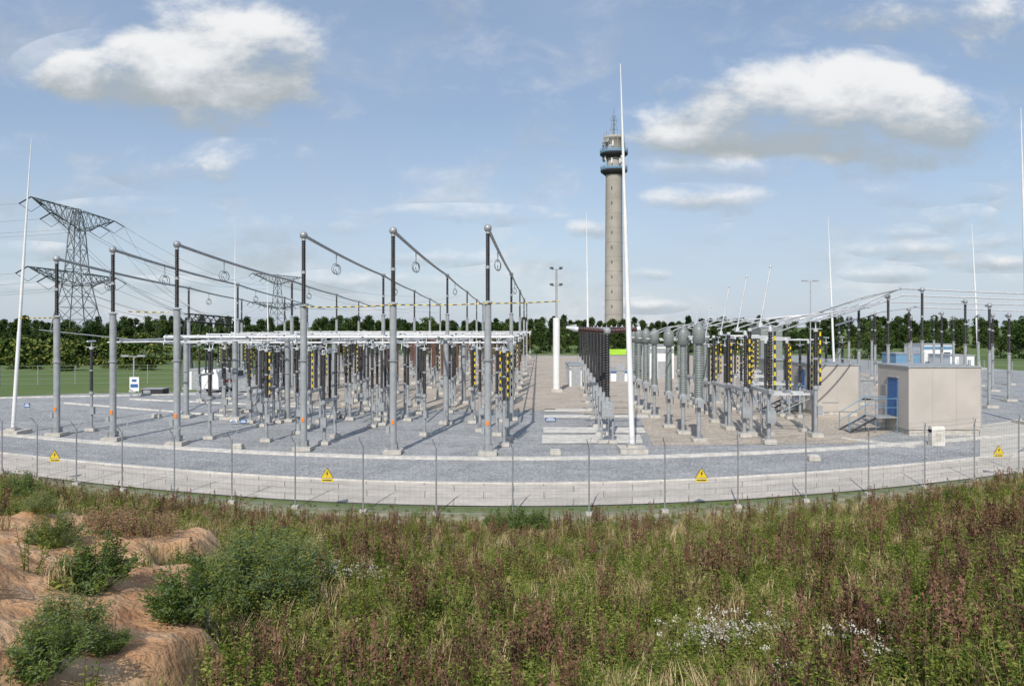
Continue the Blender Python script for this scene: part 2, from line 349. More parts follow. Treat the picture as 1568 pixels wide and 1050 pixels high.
def t_arr(im,stripe=False,h2=4.7,hp=2.15):
    def f(mb):
        post(mb,0,0,hp); mb.box((0.12,-0.1,1.2),(0.22,0.2,0.4),M_GREY)
        mb.tube((0,0,hp),(0,0,hp+.15),0.13,M_GALV); L=(h2-hp-.25)/2
        mb.insul((0,0,hp+.15),L,0.075,0.12,11,im,10,stripe); mb.tube((0,0,hp+.15+L),(0,0,hp+.23+L),0.1,M_GALV)
        z=hp+.23+2*L
        mb.insul((0,0,hp+.23+L),L,0.07,0.115,11,im,10,stripe); mb.tube((0,0,z),(0,0,z+.12),0.1,M_ALU); mb.torus((0,0,z+.12),0.26,0.02,(0,0,1),M_ALU,14)
        mb.tube((0,0,z+.12),(0,0,z+.47),0.03,M_ALU); mb.tube((0,-0.4,z+.47),(0,0.4,z+.47),0.045,M_ALU)
    return f
def t_ct(mb):
    post(mb,0,0,2.0,0.11,0.7)
    mb.box((0,0,2.12),(0.5,0.5,0.22),M_GREY); mb.box((0.0,-0.32,2.0),(0.3,0.18,0.34),M_GREY)
    for a in(-0.22,0.22): mb.tube((a,-0.25,2.0),(a,-0.25,1.5),0.02,M_DARK,seg=5)
    mb.rings(Vector((0,0,2.23)),Vector((0,0,1)),[(0.22,0),(0.22,0.1),(0.2,0.1)],M_GREY,14)
    mb.insul((0,0,2.33),2.75,0.2,0.27,22,M_GPOR,14,r2=0.82)
    mb.rings(Vector((0,0,5.08)),Vector((0,0,1)),[(0.2,0),(0.32,0.05),(0.33,0.75),(0.27,0.9),(0.14,1.0),(0.12,1.08),(0.02,1.1)],M_GPOR,16)
    mb.tube((-0.55,0,5.45),(0.55,0,5.45),0.05,M_ALU)
def t_cb(mb):
    for x in(-0.28,0.28): post(mb,x,0,1.4,0.06,0.4)
    mb.box((0,0,1.75),(0.62,0.5,0.85),M_GREY); mb.box((0,-0.26,1.75),(0.5,0.02,0.7),M_GALV); mb.tube((0,0,2.15),(0,0,2.4),0.14,M_GALV)
    mb.insul((0,0,2.4),3.2,0.10,0.155,24,M_BLK,10); mb.ball((0,0,5.75),0.2,M_GREY,10,6)
    for s_ in(-1,1):
        mb.insul((s_*0.2,0,5.75),1.3,0.11,0.17,10,M_MAR,10,ax=(s_,0,0.08)); mb.tube((s_*1.5,0,5.85),(s_*1.68,0,5.87),0.13,M_ALU); mb.tube((s_*1.6,0,5.87),(s_*1.6,0,6.1),0.03,M_ALU)
def t_table(mb):
    for x in(-1.2,1.2):
        for y in(-0.6,0.6): post(mb,x,y,2.2,0.07,0.45)
    for y in(-0.6,0.6): mb.box((0,y,2.26),(2.9,0.1,0.13),M_ALU)
    for x in(-1.2,0,1.2): mb.box((x,0,2.39),(0.12,1.5,0.1),M_ALU)
    for x in(-1.2,0,1.2):
        mb.insul((x,0,2.45),2.6,0.065,0.11,21,M_BLK,9,True); mb.tube((x,0,5.05),(x,0,5.2),0.08,M_ALU)
    mb.tube((-1.5,0,5.24),(1.5,0,5.24),0.05,M_ALU); mb.tube((-1.2,-0.6,1.0),(1.2,-0.6,2.1),0.02,M_GALV,seg=5)
    mb.box((-1.2,-0.75,1.25),(0.4,0.25,0.55),M_GREY)
D_B=bld(t_disc(M_BLK)); D_BS=bld(t_disc(M_BLK,True)); D_BR=bld(t_disc(M_BRN,hp=1.5)); D_R=bld(t_disc(M_BLK,True,True,False))
A_B=bld(t_arr(M_BLK)); A_S=bld(t_arr(M_BLK,True)); A_BR=bld(t_arr(M_BRN,hp=1.6)); CT=bld(t_ct); CBK=bld(t_cb); TB=bld(t_table)
Z=0.02
def inst_at(me,name,X,Y,rot=0,s=1.0):
    o=bpy.data.objects.new(name,me); sc.collection.objects.link(o); o.location=(X,Y,Z); o.rotation_euler=(0,0,rot); o.scale=(s,s,s); return o
def put(me,name,x,y,rot=0,s=1.0):
    p=G(x,y); return inst_at(me,name,p.x,p.y,rot,s)
for me_,x,y in((A_B,140,661),(A_B,321,673),(A_S,408,677),(A_B,455,665),(D_B,505,676),(A_B,650,668),(A_S,772,684),(A_S,778,673),(D_BS,483,652),(A_B,570,655),(D_B,590,648),(A_B,735,662),(A_S,761,668),(D_B,410,650),(A_B,530,640),(A_B,620,640)):
    put(me_,'surge_arrester' if me_ in(A_B,A_S,A_BR) else 'disconnector_switch',x,y)
rows=[46,50,54.5,59,64,70,76,83,91,100,111,124,140]
for k,Y in enumerate(rows):
    for j in range(17):
        X=-0.9+0.042*(Y-34)-1.95*j*(1+0.004*(Y-40))
        if X/Y*F+XC<(300 if Y<60 else 330): continue
        if random.random()<(0.28 if Y<56 else .12): continue
        far=Y>63 and X>-17
        c=(k+(j//3))%5
        if c==0: me_,n=(D_BR if far else D_BS),'disconnector_switch'
        elif c==1: me_,n=A_B,'surge_arrester'
        elif c==2: me_,n=(D_BR if far else D_B),'disconnector_switch'
        elif c==3: me_,n=A_B,'surge_arrester'
        else: me_,n=(A_BR if j%2 and far else A_S),'surge_arrester'
        inst_at(me_,n,X+random.uniform(-.25,.25),Y+random.uniform(-.6,.6),0,random.uniform(.96,1.04))
def lowbus(Y,X0,X1,z):
    mb=MB()
    mb.tube((X0,Y,z),(X1,Y,z),0.06,M_ALU,seg=8); mb.tube((X0,Y+0.9,z-0.02),(X1,Y+0.9,z-0.02),0.05,M_ALU,seg=8)
    n=int((X1-X0)/2.4)
    for i in range(n+1):
        x=X0+(X1-X0)*i/n
        mb.tube((x,Y,z),(x,Y-0.2,z-0.45),0.025,M_ALU,seg=5)
        mb.ball((x,Y,z),0.12,M_ALU,8,5)
    mb.obj('low_busbar')
for Y,a,b,z in((43.5,-21,0.1,5.35),(47,-22,0.2,4.95),(54,-26,0.5,5.3),(66,-28,1.0,5.3),(82,-32,2,5.3),(100,-33,2.6,5.3)): lowbus(Y,a,b,z)
mb=MB()
for X in(-24,-19,-14.5,-10.5,-6.5,-3.5,-0.6):
    mb.tube((X,39.5 if X>-12 else 44,5.15),(X+3.5,125,5.15),0.055,M_ALU,seg=8)
mb.obj('low_busbar')
mb=MB(); mb.tube(P(165,524,44),P(420,521,44),0.05,M_ALU,seg=6); mb.tube(P(60,505,60),P(300,530,47),0.04,M_ALUD,seg=6); mb.obj('low_busbar')
def steelcol(x,y,h=5.1,r=0.17):
    p=G(x,y); mb=MB(); footing(mb,s=0.8); mb.tube((0,0,0.2),(0,0,h),r,M_GREY,seg=12)
    for z in(0.24,h*0.6,h-0.02): mb.tube((0,0,z-0.03),(0,0,z+0.03),r+0.05,M_GREY,seg=12)
    mb.ball((0,0,h+0.15),0.14,M_ALU); mb.obj('steel_column',loc=(p.x,p.y,Z))
for x,y in((285,640),(360,643),(440,646),(512,640),(587,636),(683,650),(783,644),(640,622),(560,618),(470,618),(710,618),(395,620)): steelcol(x,y)
# ---------------------------------------------------------------- right field
for D_ in(36.7,39.5,42.7,46.5,51,56,62,69,77,86):
    inst_at(CBK,'circuit_breaker',4.87+0.067*(D_-36.7),D_)
for x,y,s in((1070,677,1.0),(1046,665,0.97),(1024,655,0.95),(1002,640,.95),(989,632,.95),(978,625,.95),(970,618,.95)): put(CT,'current_transformer',x,y,0,s)
for x,y in((1080,622),(1065,612),(1052,606),(1040,602)): put(CT,'current_transformer',x,y,0,.92)
put(TB,'disconnector_table',1205,664); put(TB,'disconnector_table',1175,640); put(TB,'disconnector_table',1150,622); put(TB,'disconnector_table',1135,610)
for x,y,s in((1163,674,1.25),(1128,664,1.2),(1103,652,1.15),(1078,632,1.0),(1060,622,1.0)):
    put(D_R,'disconnector_switch',x,y,0,s)
for x,y,m_ in((1092,636,A_S),(1110,640,A_B),(1120,628,A_B),(1100,618,A_S),(1118,612,A_B),(1135,634,A_B),(1225,640,A_B),(1250,630,A_S),(1265,622,A_B),(1290,618,A_B)): put(m_,'surge_arrester',x,y)
put(A_S,'surge_arrester',1249,670,0,1.22)
mb=MB()
def spline(pts,r,n=8):
    out=[]
    for i in range(len(pts)-1):
        p0=pts[max(0,i-1)];p1=pts[i];p2=pts[i+1];p3=pts[min(len(pts)-1,i+2)]
        for k in range(n):
            t=k/n; out.append(0.5*((2*p1)+(p2-p0)*t+(2*p0-5*p1+4*p2-p3)*t*t+(3*p1-p0-3*p2+p3)*t**3))
    out.append(pts[-1]); mb.path(out,r,M_ALU,6)
for k in range(6):
    dx=k*26
    spline([P(1075+dx*0.9,503+k*1.0,48-k),P(1130+dx,490-k,46-k),P(1215+dx*0.9,487-k*4,44),P(1260+dx*0.7,478-k*4,50)],0.045)
for x,y in((1070,490),(1046,492),(1024,497),(1002,500),(989,502)):
    spline([P(x+6,y+10,39),P(x+40,y-2,41),P(x+85,y+4,42)],0.03)
mb.obj('white_busbar')
rs=[(1315,470,620),(1360,455,620),(1412,444,620),(1442,480,600),(1478,462,610),(1515,468,625),(1545,483,615),(1590,455,620),(1340,480,590),(1392,474,592),(1205,497,602),(1285,482,600)]
for x,yt,yb in rs:
    p=G(x,yb); zt=6+(YH-yt)*p.y/F; support(p,zt*0.56,zt,0.12,False,True)
mb=MB()
tubes=[[(1240,483,46),(1315,468,54),(1378,442,56),(1412,443,58),(1620,452,60)],[(1255,490,46),(1330,470,56),(1382,452,60),(1620,460,62)],[(1225,487,44),(1300,463,52),(1378,442,56)],[(1280,498,52),(1345,478,60),(1400,470,68),(1620,478,70)],[(1200,492,48),(1290,475,60),(1345,462,66),(1620,468,74)],[(1250,478,42),(1320,455,50),(1378,442,56)]]
for t in tubes:
    pts=[P(*q) for q in t]
    for a,b in zip(pts[:-1],pts[1:]): mb.tube(a,b,0.065,M_ALU,seg=8); mb.ball(b,0.11,M_ALU,6,4)
mb.obj('overhead_busbar')
for x,y in((1300,585),(1335,580),(1395,582),(1430,578),(1460,585),(1520,600),(1545,590),(1498,592)):
    p=G(x,y); support(p,4.4,7.0,0.12,False,True)
# ---------------------------------------------------------------- masts
def mast(xb,yb,xt,yt,r0,name='lightning_mast'):
    p=G(xb,yb); top=P(xt,yt,p.y); mb=MB(); top=top-p
    mb.box((0,0,0.13),(1.3,1.3,0.22),M_CONC); mb.box((0,0,0.3),(0.5,0.5,0.12),M_CONC)
    mb.tube((0,0,0.36),(0,0,0.42),r0*2,M_GALV,seg=12)
    N=[(0,1),(0.33,0.86),(0.6,0.62),(0.83,0.36),(1,0.12)]
    for (a,ra),(b,rb) in zip(N[:-1],N[1:]):
        mb.tube(top*a+Vector((0,0,0.4*(1-a))),top*b+Vector((0,0,0.4*(1-b))),r0*ra,M_WHT,r1=r0*rb*1.12,seg=12)
    mb.obj(name,loc=p)
mast(968,692,950,98,0.135); mast(20,665,48,212,0.10); mast(360,632,360,345,0.07); mast(901,585,898,325,0.13)
mast(1277,560,1268,332,0.17); mast(1499,565,1488,342,0.17); mast(1576,650,1563,165,0.12); mast(411,560,409,418,0.12)
def campole():
    p=G(852,600); mb=MB(); s=p.y/F
    h1=6+(500-412)*s; mb.box((0,0,0.15),(1.0,1.0,0.3),M_CONC); mb.tube((0,0,0.2),(0,0,6.8),0.32,M_WHT,seg=12); mb.tube((0,0,6.8),(0,0,h1),0.09,M_GALV,seg=8)
    for z in (h1,6+(500-437)*s):
        mb.box((0,0,z),(0.9,0.1,0.1),M_GALV)
        for x in(-0.45,0.4): mb.box((x,-0.1,z+0.1),(0.34,0.26,0.2),M_GALV); mb.box((x,-0.25,z+0.1),(0.3,0.03,0.14),M_GLASS)
    mb.obj('floodlight_pole',loc=p)  # white pole with two tiers of camera heads, no lamps on it
campole()
def lamp(x,y,yt):
    p=G(x,y); mb=MB(); h=6+(500-yt)*p.y/F; mb.box((0,0,0.1),(.6,.6,.2),M_CONC); mb.tube((0,0,0.2),(0,0,h),0.1,M_GALV,r1=0.06)
    mb.tube((-0.7,0,h-.05),(0.7,0,h-.05),0.04,M_GALV)
    for s_ in(-1,1): mb.box((s_*0.75,0,h+0.02),(0.7,0.35,0.14),M_GALV); mb.box((s_*0.75,0,h-0.065),(0.6,0.28,0.02),M_WHT)
    mb.obj('street_lamp',loc=p)
lamp(1241,570,430); lamp(205,600,545)
# ---------------------------------------------------------------- buildings
def building(name,X0,X1,Y0,Y1,z0,z1,doorY,doorz):
    e=empty(name,((X0+X1)/2,(Y0+Y1)/2,0))
    def ch(mb,n): o=mb.obj(n); o.parent=e; o.matrix_parent_inverse=Matrix.Translation(-e.location)
    mb=MB(); mb.box(((X0+X1)/2,(Y0+Y1)/2,(z0+z1)/2),(X1-X0,Y1-Y0,z1-z0),M_WALL)
    n=max(2,int((X1-X0)/1.3))
    for i in range(1,n): mb.box((X0+(X1-X0)*i/n,Y0-0.002,(z0+z1)/2),(0.012,0.01,z1-z0-.02),M_WALL2)
    ch(mb,'walls')
    mb=MB(); mb.box(((X0+X1)/2,(Y0+Y1)/2,z0/2+0.01),(X1-X0-0.12,Y1-Y0-0.12,z0-0.02),M_CONC); ch(mb,'plinth')
    mb=MB(); mb.box(((X0+X1)/2,(Y0+Y1)/2,z1+0.04),(X1-X0+0.1,Y1-Y0+0.1,0.08),M_GREY); mb.tube((X1-.3,Y0+.5,z1+.08),(X1-.3,Y0+.5,z1+.4),.08,M_GALV); ch(mb,'roof')
    mb=MB(); mb.box((X0-0.02,doorY,doorz+1.05),(0.05,1.0,2.1),M_BLUE); mb.box((X0-0.05,doorY,doorz+2.2),(0.12,1.15,0.06),M_GALV); mb.box((X0-0.06,doorY-0.38,doorz+1.0),(0.05,0.12,0.04),M_GALV); ch(mb,'door')
    mb=MB()
    for i in range(6): mb.box((X0-0.02,doorY+1.0,doorz+1.2+i*0.09),(0.04,0.5,0.05),M_GALV)
    mb.box((X1+0.04,Y0+0.05,(z0+z1)/2),(0.07,0.09,z1-z0),M_GALV); ch(mb,'louvre_and_downpipe')
    mb=MB(); pl=1.3; mb.box((X0-pl/2-0.03,doorY,doorz-0.06),(pl,1.2,0.06),M_GALV)
    ns=5
    for i in range(ns): mb.box((X0-pl-0.15-i*0.27,doorY,doorz-0.06-(i+1)*doorz/(ns+1)),(0.27,1.1,0.04),M_GALV)
    xe=X0-pl-0.15-ns*0.27
    for y in(doorY-0.6,doorY+0.6):
        mb.tube((X0-pl,y,doorz-.08),(xe,y,0.05),0.06,M_DARK)
        mb.tube((X0-0.1,y,doorz+1.0),(X0-pl,y,doorz+1.0),0.025,M_LBLUE); mb.tube((X0-pl,y,doorz+1.0),(xe,y,1.05),0.025,M_LBLUE)
        mb.tube((X0-0.1,y,doorz+.5),(X0-pl,y,doorz+.5),0.018,M_LBLUE); mb.tube((X0-pl,y,doorz+.5),(xe,y,.55),0.018,M_LBLUE)
        for x,z in((X0-0.1,doorz),(X0-pl,doorz),(xe,0.1)): mb.tube((x,y,0.0 if x>xe else 0.05),(x,y,z+1.0),0.025,M_LBLUE)
    ch(mb,'steps_and_handrail')
building('switchgear_building',21.76,25.7,39.4,42.7,0.35,3.75,41.0,0.95)
building('switchgear_building',20.25,23.1,47.9,52.0,0.35,3.4,50.2,0.9)
def lowb(name,x0,x1,yb,yt,c,stripe,dep=5):
    p=G(x0,yb); q=G(x1,yb); z1=6-(yt-500)*p.y/F; mb=MB(); w=q.x-p.x
    mb.box((w/2,dep/2,z1/2),(w,dep,z1),c); mb.box((w/2,dep/2,z1+0.06),(w+.2,dep+.2,0.12),M_GREY)
    if stripe: mb.box((w/2,-0.02,z1*0.86),(w,0.05,z1*0.14),stripe)
    n=max(1,int(w/2.2))
    for i in range(n):
        cx=w*(i+0.5)/n
        if i==0: mb.box((cx,-0.02,1.0),(0.9,0.06,2.0),M_GALV)
        else: mb.box((cx,-0.02,z1*0.55),(1.1,0.06,0.9),M_WHT); mb.box((cx,-0.05,z1*0.55),(0.95,0.04,0.75),M_GLASS)
    mb.obj(name,loc=(p.x,p.y,Z))
lowb('site_cabin',1413,1462,562,528,M_WHT,M_LBLUE); lowb('site_cabin',1455,1492,566,545,M_WHT,None); lowb('site_cabin',1372,1415,563,542,M_LBLUE,None,4)
lowb('site_cabin',872,892,592,560,M_WHT,M_GREY); lowb('site_cabin',935,965,584,568,M_WHT,M_BLUE); lowb('site_cabin',995,1032,580,530,M_WHT,M_GREY); lowb('transformer_house',1182,1212,600,552,M_GPOR,None,4); lowb('site_cabin',1165,1198,560,500,M_GPOR,None)
lowb('site_cabin',290,312,597,567,M_WHT,None,3)
p=G(946,565); mb=MB(); mb.box((0,0,2.4),(2.4,0.06,0.8),M_LIME)
for x in(-1.15,1.15): mb.tube((x,0.06,0),(x,0.06,2.9),0.05,M_GALV)
mb.obj('banner',loc=(p.x,p.y,0.02))
def lat(mb,a,b,w,h,n,r,m):
    a=Vector(a);b=Vector(b); d=(b-a).normalized(); s=Vector((0,0,1)).cross(d).normalized()*w/2; u=Vector((0,0,h/2))
    C=[s+u,-s+u,-s-u,s-u]
    for c in C: mb.tube(a+c,b+c,r,m,seg=4)
    for i in range(n):
        p=a.lerp(b,i/n); q=a.lerp(b,(i+1)/n)
        for k in range(4):
            k2=(k+1)%4; mb.tube(p+C[k],q+C[k2],r*0.6,m,seg=4)
mb=MB(); a=P(285,486,95); b=P(358,492,100); lat(mb,a,b,1.0,1.0,8,0.1,M_DARK)
for q in(a,b): mb.tube((q.x-0.9,q.y,0),(q.x,q.y,q.z),0.14,M_DARK); mb.tube((q.x+0.9,q.y,0),(q.x,q.y,q.z),0.14,M_DARK); mb.tube((q.x-.5,q.y,3),(q.x+.5,q.y,3),0.08,M_DARK)
for k in range(5): q=a.lerp(b,(k+.5)/5); mb.tube(q,q+Vector((0.4,-1.5,-2.6)),0.07,M_BLK)
mb.obj('steel_gantry')
def smallsign(x,y,w,h,ztop,m,m2):
    p=G(x,y); mb=MB()
    for s_ in(-1,1): mb.tube((s_*w*0.42,0,0),(s_*w*0.42,0,ztop),0.025,M_GALV,seg=6)
    mb.box((0,-0.035,ztop-h/2),(w,0.03,h),m); mb.box((0,-0.054,ztop-h*0.62),(w*0.8,0.006,h*0.25),m2); mb.box((0,-0.054,ztop-h*0.25),(w*0.5,0.006,h*0.18),m2)
    mb.obj('information_sign',loc=(p.x,p.y,Z))
smallsign(206,608,0.8,1.2,1.7,M_WHT,M_BLUE); smallsign(358,650,0.42,0.22,0.3,M_WHT,M_BLUE); smallsign(373,650,0.42,0.22,0.3,M_BLUE,M_WHT); smallsign(843,647,0.7,0.2,0.3,M_BLUE,M_WHT); smallsign(42,628,0.4,0.3,0.5,M_BLUE,M_WHT)
for x,y in((364,688),(850,697),(240,640),(770,612),(1245,706)):
    p=G(x,y); mb=MB(); mb.box((0,0,0.12),(0.5,0.4,0.2),M_CONC); mb.box((0,0,0.24),(0.42,0.32,0.05),M_KERB); mb.obj('cable_pit_cover',loc=(p.x,p.y,0.02))
p=G(1434,682); mb=MB(); mb.box((0,0,0.4),(0.66,0.36,0.8),M_KERB); mb.rings(Vector((-0.33,0,0.8)),Vector((1,0,0)),[(0.18,0),(0.18,0.66)],M_KERB,16); mb.box((0,-0.19,0.45),(0.26,0.02,0.36),M_CONC); mb.obj('meter_cabinet',loc=(p.x,p.y,Z))
for x,y,w,h,m in ((238,604,1.8,0.5,M_DARK),(385,600,2,1.2,M_GALV),(430,598,2,1.2,M_GALV),(1320,612,1.2,1.6,M_GREY),(1265,636,1.0,0.9,M_CONC)):
    p=G(x,y); mb=MB(); mb.box((0,0,h*0.55),(w,1.2,h*0.9),m); mb.box((0,0,h+0.03),(w+.1,1.3,0.06),M_GREY); mb.box((-w*0.25,-0.61,h*0.55),(w*0.35,0.03,h*0.6),M_GREY); mb.box((0,0,0.05),(w*0.8,1.0,0.1),M_DARK); mb.obj('equipment_cabinet',loc=(p.x,p.y,Z))
def van(x,y,rot):
    p=G(x,y); mb=MB(); prof=[(-2.4,0.35),(-2.4,1.9),(-2.2,2.05),(0.9,2.05),(1.6,1.3),(2.35,1.05),(2.45,0.35)]
    b=len(mb.v)
    for s_ in(-0.9,0.9):
        for u,w in prof: mb.v.append(Vector((u,s_*(1 if w<1.5 else 0.93),w)))
    n=len(prof); mb.face(tuple(range(b,b+n)),M_WHT); mb.face(tuple(range(b+2*n-1,b+n-1,-1)),M_WHT)
    for i in range(n): j=(i+1)%n; mb.face((b+i,b+n+i,b+n+j,b+j),M_GLASS if i==3 else M_WHT)
    for s_ in(-1,1):
        mb.box((0.75,s_*0.89,1.6),(0.8,0.06,0.5),M_GLASS)
        for u in(-1.5,1.55): mb.tube((u,s_*0.7,0.35),(u,s_*0.93,0.35),0.35,M_DARK,seg=14); mb.tube((u,s_*0.93,0.35),(u,s_*0.94,0.35),0.18,M_GALV,seg=10)
    mb.box((0,0.0,0.4),(4.7,1.84,0.12),M_DARK); mb.box((-1.0,-0.905,1.0),(1.4,0.01,0.25),M_RED)
    o=mb.obj('van',loc=(p.x,p.y,Z)); o.rotation_euler=(0,0,rot)
van(348,598,1.3)
X,Y=-4.35,10.2
mb=MB(); mb.tube((0,0,-0.3),(0.02,0,0.42),0.04,M_WOOD,r1=0.035,seg=7); mb.tube((0.02,0,0.42),(0.02,0,0.46),0.035,M_WOOD,r1=0.02,seg=7); mb.obj('wooden_stake',loc=(X,Y,hgt(X,Y)))
# ---------------------------------------------------------------- telecom tower
def tvtower():
    d=260.0; X=(940-XC)/F*d; k=d/F; e=empty('telecom_tower',(X,d,0)); z=lambda y:6+(500-y)*k
    def ch(mb,n): mb.obj(n,e)
    mb=MB(); mb.rings(Vector((0,0,0)),Vector((0,0,1)),[(3.45,0),(3.3,z(480)),(2.95,z(268)),(3.4,z(262))],M_TWR,32)
    for i in range(1,12): zz=z(262)*i/12; mb.rings(Vector((0,0,zz)),Vector((0,0,1)),[(3.46-0.5*i/12,0),(3.46-0.5*i/12,0.1)],M_TWR2,32)
    for i in range(10): mb.box((-1.2,-3.28+0.02*i,8+i*5.3),(0.3,0.2,0.9),M_GLASS)
    ch(mb,'shaft')
    mb=MB()
    def deck(zz,r):
        mb.rings(Vector((0,0,zz)),Vector((0,0,1)),[(3.2,-1.6),(r,-0.35),(r,0.25),(3.2,0.25)],M_DARK,28)
        for q in (0.7,1.5): mb.torus((0,0,zz+q),r,0.08,(0,0,1),M_LBLUE,28)
        mb.rings(Vector((0,0,zz+0.2)),Vector((0,0,1)),[(r+.03,0),(r+.03,0.75)],M_LBLUE,28,False)
        for i in range(28): a=2*math.pi*i/28; c=Vector((math.cos(a)*r,math.sin(a)*r,zz)); mb.tube(c,c+Vector((0,0,1.5)),0.06,M_LBLUE,seg=4)
    deck(z(262),4.8); deck(z(236),5.0)
    ch(mb,'platforms')
    mb=MB(); mb.rings(Vector((0,0,z(262))),Vector((0,0,1)),[(2.6,0),(2.6,6)],M_TWR,24)
    mb.rings(Vector((0,0,z(236))),Vector((0,0,1)),[(3.0,0),(3.1,5.0),(3.7,5.3),(3.7,6.1),(1.2,6.6)],M_TWR,24)
    rr=random.Random(3)
    for i in range(34):
        a=rr.uniform(0,6.28); zz=z(262)+rr.choice((1.6,3.0,4.4)) if i%2 else z(236)+rr.choice((1.6,3,4.3)); rad=3.7
        c=Vector((math.cos(a)*rad,math.sin(a)*rad,zz)); dr=Vector((math.cos(a),math.sin(a),0))
        if i%3: mb.rings(c,dr,[(0.15,0),(0.75,0.3),(0.75,0.45)],M_WHT if i%2 else M_GALV,14)
        else: mb.box(c,(0.4,0.4,1.8),M_WHT,a)
    for i in range(14): a=2*math.pi*i/14; c=Vector((math.cos(a)*3.7,math.sin(a)*3.7,z(236))); mb.tube(c,c+Vector((0,0,7.6)),0.09,M_GALV,seg=5)
    ch(mb,'equipment_drum')
    mb=MB(); zt=z(163); z0=z(211)
    mb.tube((0,0,z0),(0,0,z0+7),0.3,M_LATT,r1=0.22); mb.tube((0,0,z0+7),(0,0,zt),0.12,M_LATT,r1=0.05)
    for q,l in((3,2.4),(4.6,1.6),(6.2,2.0),(7.4,1.2)):
        mb.tube((-l/2,0,z0+q),(l/2,0,z0+q),0.08,M_LATT); mb.tube((0,-l/2,z0+q+.3),(0,l/2,z0+q+.3),0.08,M_LATT)
        for s_ in(-1,1): mb.tube((s_*l/2,0,z0+q-.8),(s_*l/2,0,z0+q+.8),0.07,M_LATT)
    for a in (0.4,2.5,4.4): mb.tube((math.cos(a)*3,math.sin(a)*3,z0-.3),(math.cos(a)*3,math.sin(a)*3,z0+3),0.06,M_LATT)
    ch(mb,'antenna_mast')
tvtower()
# ---------------------------------------------------------------- pylons
def pylon(cx,cy,dirv,r=0.11):
    mb=MB(); u=Vector(dirv).normalized(); v=Vector((-u.y,u.x,0)); m=M_LATT
    lev=[(0,4.2),(5,3.5),(10,2.7),(14.5,2.0),(18,1.6),(22,1.35),(26,1.1),(30.5,0.5)]
    def cor(z,w): return [u*w*a+v*w*b+Vector((0,0,z)) for a,b in((1,1),(-1,1),(-1,-1),(1,-1))]
    for (z0,w0),(z1,w1) in zip(lev[:-1],lev[1:]):
        A=cor(z0,w0);B=cor(z1,w1)
        for i in range(4):
            j=(i+1)%4; mb.tube(A[i],B[i],r,m,seg=4); mb.tube(A[i],B[j],r*0.6,m,seg=4); mb.tube(A[j],B[i],r*0.6,m,seg=4); mb.tube(B[i],B[j],r*0.6,m,seg=4)
            if z0<12: mb.tube((A[i]+B[i])/2,(A[j]+B[j])/2,r*0.5,m,seg=4)
    tips=[]
    for zb,zt,w,Lh in((26,30.3,1.1,15.5),(14.5,17.2,2.0,16.5)):
        for s_ in(-1,1):
            tip=u*s_*Lh+Vector((0,0,zt)); n=7
            base=[u*s_*w+v*w+Vector((0,0,zb)),u*s_*w-v*w+Vector((0,0,zb)),u*s_*w*0.8+v*w*.7+Vector((0,0,zt)),u*s_*w*.8-v*w*.7+Vector((0,0,zt))]
            for b in base: mb.tube(b,tip,r*0.8,m,seg=4)
            for i in range(n):
                p=[b.lerp(tip,i/n) for b in base]; q=[b.lerp(tip,(i+1)/n) for b in base]
                for a,b in((0,2),(1,3),(0,1),(2,3)): mb.tube(p[a],q[b],r*0.5,m,seg=4); mb.tube(p[b],q[a],r*0.5,m,seg=4)
            for f in(1.0,0.55):
                c=base[0].lerp(tip,f)*0.5+base[1].lerp(tip,f)*0.5
                for q in(-1,1):
                    e=c+v*q*2.2+Vector((0,0,-1.3)); mb.tube(c,e,0.13,M_DARK,seg=5); tips.append((e,q))
                mb.path([c+v*-2.2+Vector((0,0,-1.3)),c+Vector((0,0,-2.8)),c+v*2.2+Vector((0,0,-1.3))],0.05,M_DARK,4)
    for i in range(4): q=cor(0,4.2)[i]; mb.box(q+Vector((0,0,.2)),(1,1,.5),M_CONC)
    mb.obj('electricity_pylon',loc=(cx,cy,0))
    return [(Vector((cx,cy,0))+e,q) for e,q in tips]
X1=(118-XC)/F*150
t1=pylon(X1,150,(-0.05,1,0))
D2=340; X2=(425-XC)/F*D2
t2=pylon(X2,D2,(0.5,1,0),0.16)
mb=MB()
def wire(a,b,sag,r=0.035,n=14):
    mb.path([a.lerp(b,i/n)+Vector((0,0,-sag*4*(i/n)*(1-i/n))) for i in range(n+1)],r,M_LATT,3)
A=[e for e,q in t1 if q<0]; B=[e for e,q in t1 if q>0]; C=[e for e,q in t2 if q>0]
for k,(a,b) in enumerate(zip(A,C)): wire(a,b,7)
for a in B: wire(a,a+Vector((-150,-40,4)),6)
for k in range(6): wire([e for e,q in t2 if q<0][k],Vector((-60+k*6,420,14+k%3*5)),3,0.05)
for k in range(5): wire(A[k],P(300+12*k,489,97),3)
mb.obj('overhead_power_lines')
for bp in ([G(-200,600),G(0,590),G(280,586),G(420,560)],[G(1180,572),G(1330,566),G(1700,590)]):
    mb=MB()
    for a,b in zip(bp[:-1],bp[1:]):
        n=int((b-a).length/3)
        for i in range(n+1): q=a.lerp(b,i/max(1,n)); mb.tube(q,q+Vector((0,0,2)),0.04,M_GALV,seg=5)
        for z in(0.1,0.6,1.1,1.6,1.95): mb.tube(a+Vector((0,0,z)),b+Vector((0,0,z)),0.012,M_GALV,seg=3)
    mb.obj('rear_fence')
